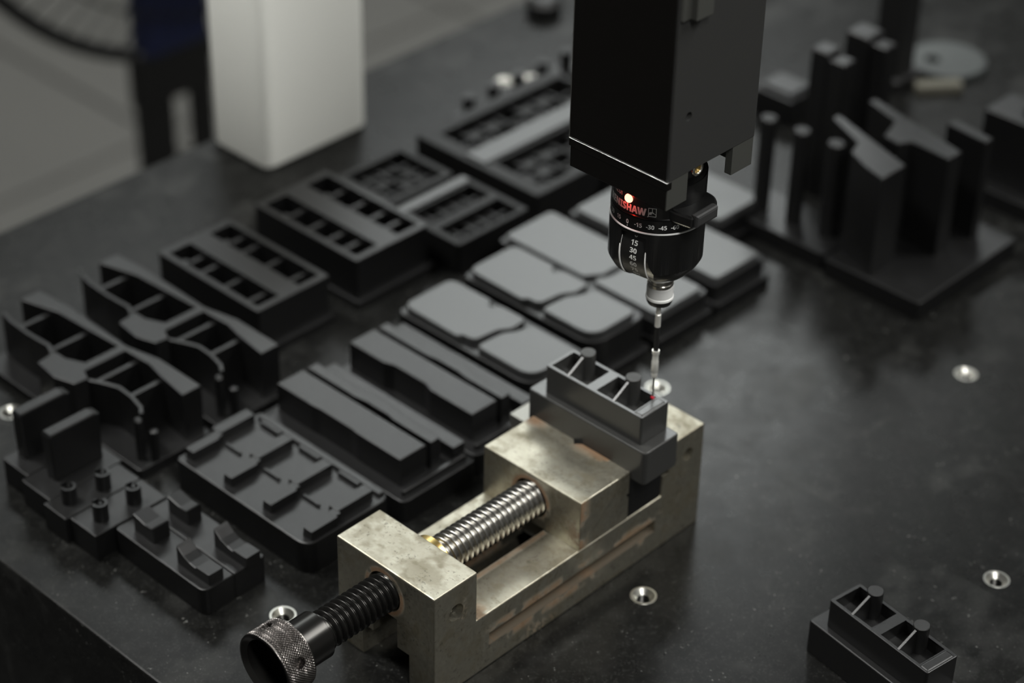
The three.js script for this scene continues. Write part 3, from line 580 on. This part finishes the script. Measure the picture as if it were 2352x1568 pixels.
ridge('black two fin ridge block lying beside the smooth twin pads', -141, -1.5, 1.6);

// smooth twin pads: base with an S shaped channel between two raised pads
function twinPad(label, z, h, x0 = -158, x1 = -52) {
  const t = item('twin_pad', label, [(x0 + x1) / 2, 0, z - 23]);
  const Z = (a) => a.map(([x, q]) => [x0 + x, z + q]), w = x1 - x0;
  part(t, 'flange', prism(roundPoly(Z(rect(-1.5, w + 3, -48.5, 0.5)), 3), 0, 4.5, 0.6), M.mould);
  part(t, 'block', prism(roundPoly(Z(rect(0, w, -47, -1)), [5, 8, 14, 5], 8), 4, h - 4, 0.8), M.mould);
  part(t, 'pad', prism(roundPoly(Z([[2, -43], [2, -4], [46, -3.2], [47.5, -6.5], [56, -7], [58, -24], [63, -30], [62, -43], [42, -43], [40, -38], [37, -38], [35, -43]]), [7, 7, 2, 2, 6, 6, 4, 3, 1.5, 1.5, 1.5, 1.5], 6), h - 6, h, 0.7), M.mouldSmooth);
  part(t, 'pad', prism(roundPoly(Z([[60.5, -8], [61.5, -4], [w - 3, -4], [w - 3, -41], [67.5, -41], [66.5, -31], [61.5, -24]]), [3, 4, 12, 5, 4, 5, 5], 8), h - 6, h, 0.7), M.mouldSmooth);
}
twinPad('smooth grey topped twin pad beside the ridge block', -188, 29);
twinPad('smooth grey topped twin pad between two other pads behind the stylus', -240.5, 29, -158, -55);
// wide pads
function widePad(label, z, h, x0, x1, split) {
  const t = item('wide_pad', label, [(x0 + x1) / 2, 0, z - 24]);
  part(t, 'flange', prism(roundPoly(rect(x0 - 2, x1 + 4, z - 50, z + 0.5), 3), 0, 7, 0.6), M.mould);
  part(t, 'block', prism(roundPoly(rect(x0, x1, z - 48, z - 1), 3), 6.5, h - 3, 0.6), M.mould);
  part(t, 'pad', prism(roundPoly([[x0 + 2, z - 45], [x0 + 2, z - 4], [split - 9, z - 4], [split - 6, z - 9], [split - 2, z - 14], [split - 2, z - 45]], [4, 4, 2, 3, 2, 2], 6), h - 4, h, 0.6), M.mouldSmooth);
  part(t, 'pad', prism(roundPoly([[split + 2, z - 45], [split + 2, z - 15], [split - 2, z - 8], [split, z - 4], [x1 - 2, z - 4], [x1 - 2, z - 45]], [2, 3, 3, 2, 4, 4], 6), h - 4, h, 0.6), M.mouldSmooth);
}
widePad('smooth grey topped wide pad lying behind the probe head', -292, 21, -178, -53, -103);
widePad('smooth grey topped wide pad next to the dark posts', -345.5, 21, -170, -53, -112);
widePad('smooth grey topped wide pad half hidden by the ram', -399, 20, -218, -95, -150);

// cell trays
function cellTray(label, x0, x1, z0, z1, h, strips, cellX, cellZ) {
  const t = item('cell_tray', label, [(x0 + x1) / 2, 0, (z0 + z1) / 2]);
  const holes = strips.map(([a, b, c, d]) => rect(a, b, c, d));
  part(t, 'tray_wall', prism(roundPoly(rect(x0, x1, z0, z1), 3), 0, h, 0.6, holes), M.mouldDull);
  part(t, 'tray_floor', box(x0 + 1, x1 - 1, 0.4, 5, z0 + 1, z1 - 1, 0.2), M.mould);
  for (const [a, b, c, d] of strips) {
    const nx = Math.max(1, Math.round((b - a) / cellX)), nz = Math.max(1, Math.round((d - c) / cellZ));
    for (let i = 1; i < nx; i++) { const x = a + (b - a) * i / nx; part(t, 'cell_rib', box(x - 1, x + 1, 4.8, h - 4, c - 0.2, d + 0.2, 0.2), M.mouldDull); }
    for (let j = 1; j < nz; j++) { const z = c + (d - c) * j / nz; part(t, 'cell_rib', box(a - 0.2, b + 0.2, 4.8, h - 4.6, z - 1, z + 1, 0.2), M.mouldDull); }
    for (let i = 0; i < nx; i++) for (let j = 0; j < nz; j++) if ((i + 2 * j) % 3 !== 0) { const cx = a + (b - a) * (i + 0.5) / nx, cz = c + (d - c) * (j + 0.5) / nz; part(t, 'cell_block', box(cx - cellX * 0.3, cx + cellX * 0.3, 4.8, h - 6, cz - cellZ * 0.3, cz + cellZ * 0.3, 0.6), M.mouldDull); }
  }
}
cellTray('small black tray of little cells between a pocket box and the smooth pads', -243, -186, -328, -267, 22, [[-233, -214, -324, -272], [-209, -189, -324, -271]], 9.5, 10);
const smallTray = scene.children.at(-1); part(smallTray, 'bright_rail', box(-242, -234.5, 21.8, 23.2, -326, -268, 0.4), M.mouldSmooth, 'smooth grey rail');
cellTray('small dark tray of cells behind the pocket boxes', -300, -251, -328, -272, 20, [[-296, -255, -324, -276]], 10, 12);
cellTray('large black tray of cells with a wide middle bar behind the smaller trays', -299, -190, -470, -340, 24, [[-289, -258, -466, -352], [-238, -196, -466, -350]], 15, 17);
part(scene.children.at(-1), 'middle_bar', box(-257, -240, 23.8, 25.4, -466, -344, 0.5), M.mouldSmooth, 'smooth grey middle bar');
{
  const t = item('pin_strip', 'black strip of short pegs behind the large cell tray', [-330, 0, -420]);
  part(t, 'strip', box(-322, -306, 0, 8, -520, -395, 0.8), M.mould);
  for (let k = 0; k < 5; k++) part(t, 'peg', cyl(-314, 7.8, 22, -405 - k * 24, 4.5), M.mould);
}

// ---------------------------------------------------------------- dark fixtures towards the back right
{
  const t = item('post_fixture', 'dark base with three round posts in a row behind the wide pads', [-73, 0, -447], 'fixture');
  part(t, 'base', prism(roundPoly(rect(-112, -34, -468, -428), 6), 0, 12, 0.8), M.mould);
  for (const [x, z] of [[-97, -445], [-73, -447], [-49, -449]]) part(t, 'post', lathe([[5.2, 0], [5.2, 64], [4.6, 64.8], [0.01, 65]], x, 11, z, 28), M.mould);
}
{
  const t = item('jaw_block', 'tall dark twin plate block on a flanged foot right of the round posts', [-5, 0, -470], 'fixture');
  part(t, 'foot', prism(roundPoly(rect(-32, 38, -528, -424), 3), 0, 13, 0.8), M.mould);
  part(t, 'plate', prism([[-65, -472], [0, -450], [0, -427], [-16, -432], [-32, -440], [-36, -452], [-65, -466]].reverse(), 12, 80, 0.8), M.mould);
  part(t, 'plate', prism([[-62, -505], [14, -487], [14, -474], [-14, -476], [-18, -468], [-30, -470], [-36, -490], [-62, -499]].reverse(), 12, 80, 0.8), M.mould);
  part(t, 'plate', prism([[-12, -518], [18, -514], [18, -507], [-12, -510]].reverse(), 12, 80, 0.8), M.mould);
}
{
  const t = item('jaw_block', 'tall dark plate block furthest right behind the flanged twin plates', [25, 0, -605], 'fixture');
  part(t, 'foot', prism(roundPoly(rect(-30, 84, -645, -565), 3), 0, 12, 0.8), M.mould);
  part(t, 'plate', box(-26, 20, 11, 60, -606, -576, 1), M.mould); part(t, 'plate', box(26, 80, 11, 78, -636, -596, 1), M.mould);
  part(t, 'peg', cyl(0, 59, 66, -590, 5), M.mould);
}
for (const [x, z, r, h, label] of [[-101, -504, 7, 101, 'thinner dark upright post with a low shoulder behind the round posts'], [-97, -539, 9, 102, 'thicker dark upright post with a low shoulder beside the tallest pole']]) {
  const t = item('upright_post', label, [x, 0, z], 'post');
  part(t, 'shaft', box(x - r, x + r, 0, h, z - r, z + r, 2), M.mould);
  part(t, 'shoulder', box(x + r - 1, x + r + 12, 0, h - 4, z - 6, z + 6, 1.5), M.mould);
}
{
  const t = thing('machine_pole', 'tallest black pole rising out of the picture at the back right', 'post', [-152, 0, -662]);
  part(t, 'shaft', box(-163, -141, 0, 700, -673, -651, 3), M.fanBlack);
  part(t, 'pole_foot', box(-168, -137, 0, 10, -677, -647, 2), M.fanBlack);
}
{
  const t = thing('bearing_disc', 'round grey disc with a dark centre hole near the tallest pole', 'disc', [-140, 0, -710]);
  part(t, 'disc', prism(disc(-139, -711, 28, 64), 0, 5, 0.8, [disc(-146, -703, 6.5, 32)]), M.discGrey);
}
{
  const t = thing('cream_strip', 'short dull cream strip lying beside the grey disc', 'strip', [-121, 0, -672]);
  part(t, 'strip', prism(roundPoly([[-135, -664], [-114, -690], [-106, -683], [-127, -657]].reverse(), 1.5), 0, 7, 1), M.paperCream);
}
{
  const t = item('low_bar', 'low dark bar lying behind the upright posts', [-176, 0, -570], 'fixture');
  part(t, 'bar', box(-192, -160, 0, 20, -586, -556, 1), M.mould);
  part(t, 'bar_cap', box(-189, -163, 19.5, 23, -582, -560, 1), M.mould);
}

{
  const t = thing('small_knob', 'small round black knob lying near the far table edge', 'knob', [-395, 0, -560]);
  part(t, 'knob', lathe([[12, 0], [13, 2], [13, 9], [10, 13], [0.01, 14]], -396, 0, -566, 32), M.fanBlack);
}

// ---------------------------------------------------------------- column and fan beyond the table edge
{
  const t = thing('machine_column', 'off white rounded square machine column standing at the table edge', 'column', [-386, 0, -312]);
  part(t, 'column_shell', fresh(toCreasedNormals(prism(roundPoly(rect(-416, -360, -356, -266), 9, 8), 0.5, 215, 3), 0.7)), M.columnPaint);
  part(t, 'column_seat', prism(roundPoly(rect(-412, -364, -352, -270), 8, 6), 0, 1.2, 0.2), M.fanBlack);
}
{
  const FX = -1000, FY = 40, FZ = -760, t = thing('floor_fan', 'black floor fan with a wire guard and a blue hub beyond the table', 'fan', [FX, -850, FZ]);
  const tor = (R, r, x) => new THREE.TorusGeometry(R, r, 8, 96).rotateY(Math.PI / 2).translate(FX + x, FY, FZ);
  part(t, 'guard_rim', tor(345, 8, 0), M.fanBlack);
  const gw = [];
  for (const R of [120, 165, 210, 255, 300]) gw.push(tor(R, 1.6, 55 * (1 - (R / 345) ** 2)));
  const wire = part(t, 'guard_wire', gw, M.fanBlack); wire.userData.kind = 'stuff';
  const sp = [];
  for (let k = 0; k < 90; k++) {
    const a = k / 90 * 2 * Math.PI, c = new THREE.QuadraticBezierCurve3(new THREE.Vector3(FX + 60, FY + 60 * Math.sin(a), FZ + 60 * Math.cos(a)), new THREE.Vector3(FX + 62, FY + 220 * Math.sin(a), FZ + 220 * Math.cos(a)), new THREE.Vector3(FX, FY + 345 * Math.sin(a), FZ + 345 * Math.cos(a)));
    sp.push(new THREE.TubeGeometry(c, 8, 1.5, 5));
  }
  part(t, 'guard_spoke', sp, M.fanBlack).userData.kind = 'stuff';
  part(t, 'hub', lathe([[0.01, 60], [40, 55], [54, 36], [58, 0], [58, -60], [40, -80], [0.01, -82]], 0, 0, 0).rotateZ(-Math.PI / 2).translate(FX, FY, FZ), M.fanBlue, 'dark blue hub');
  part(t, 'motor_skirt', box(FX - 14, FX + 14, -290, -170, -722, -634, 12, 4), M.fanBlue, 'dark blue motor box');
  part(t, 'stand_head', box(FX - 8, FX + 10, -340, -275, -724, -626, 6), M.fanBlack);
  part(t, 'leg', box(FX - 7, FX + 7, -850, -320, -673, -630, 4), M.fanBlack);
  part(t, 'leg', box(FX - 7, FX + 7, -850, -320, -724, -697, 4), M.fanBlack);
  part(t, 'foot_bar', box(FX - 220, FX + 220, -850, -815, -740, -610, 10), M.fanBlack);
}

renderer.render(scene, camera);
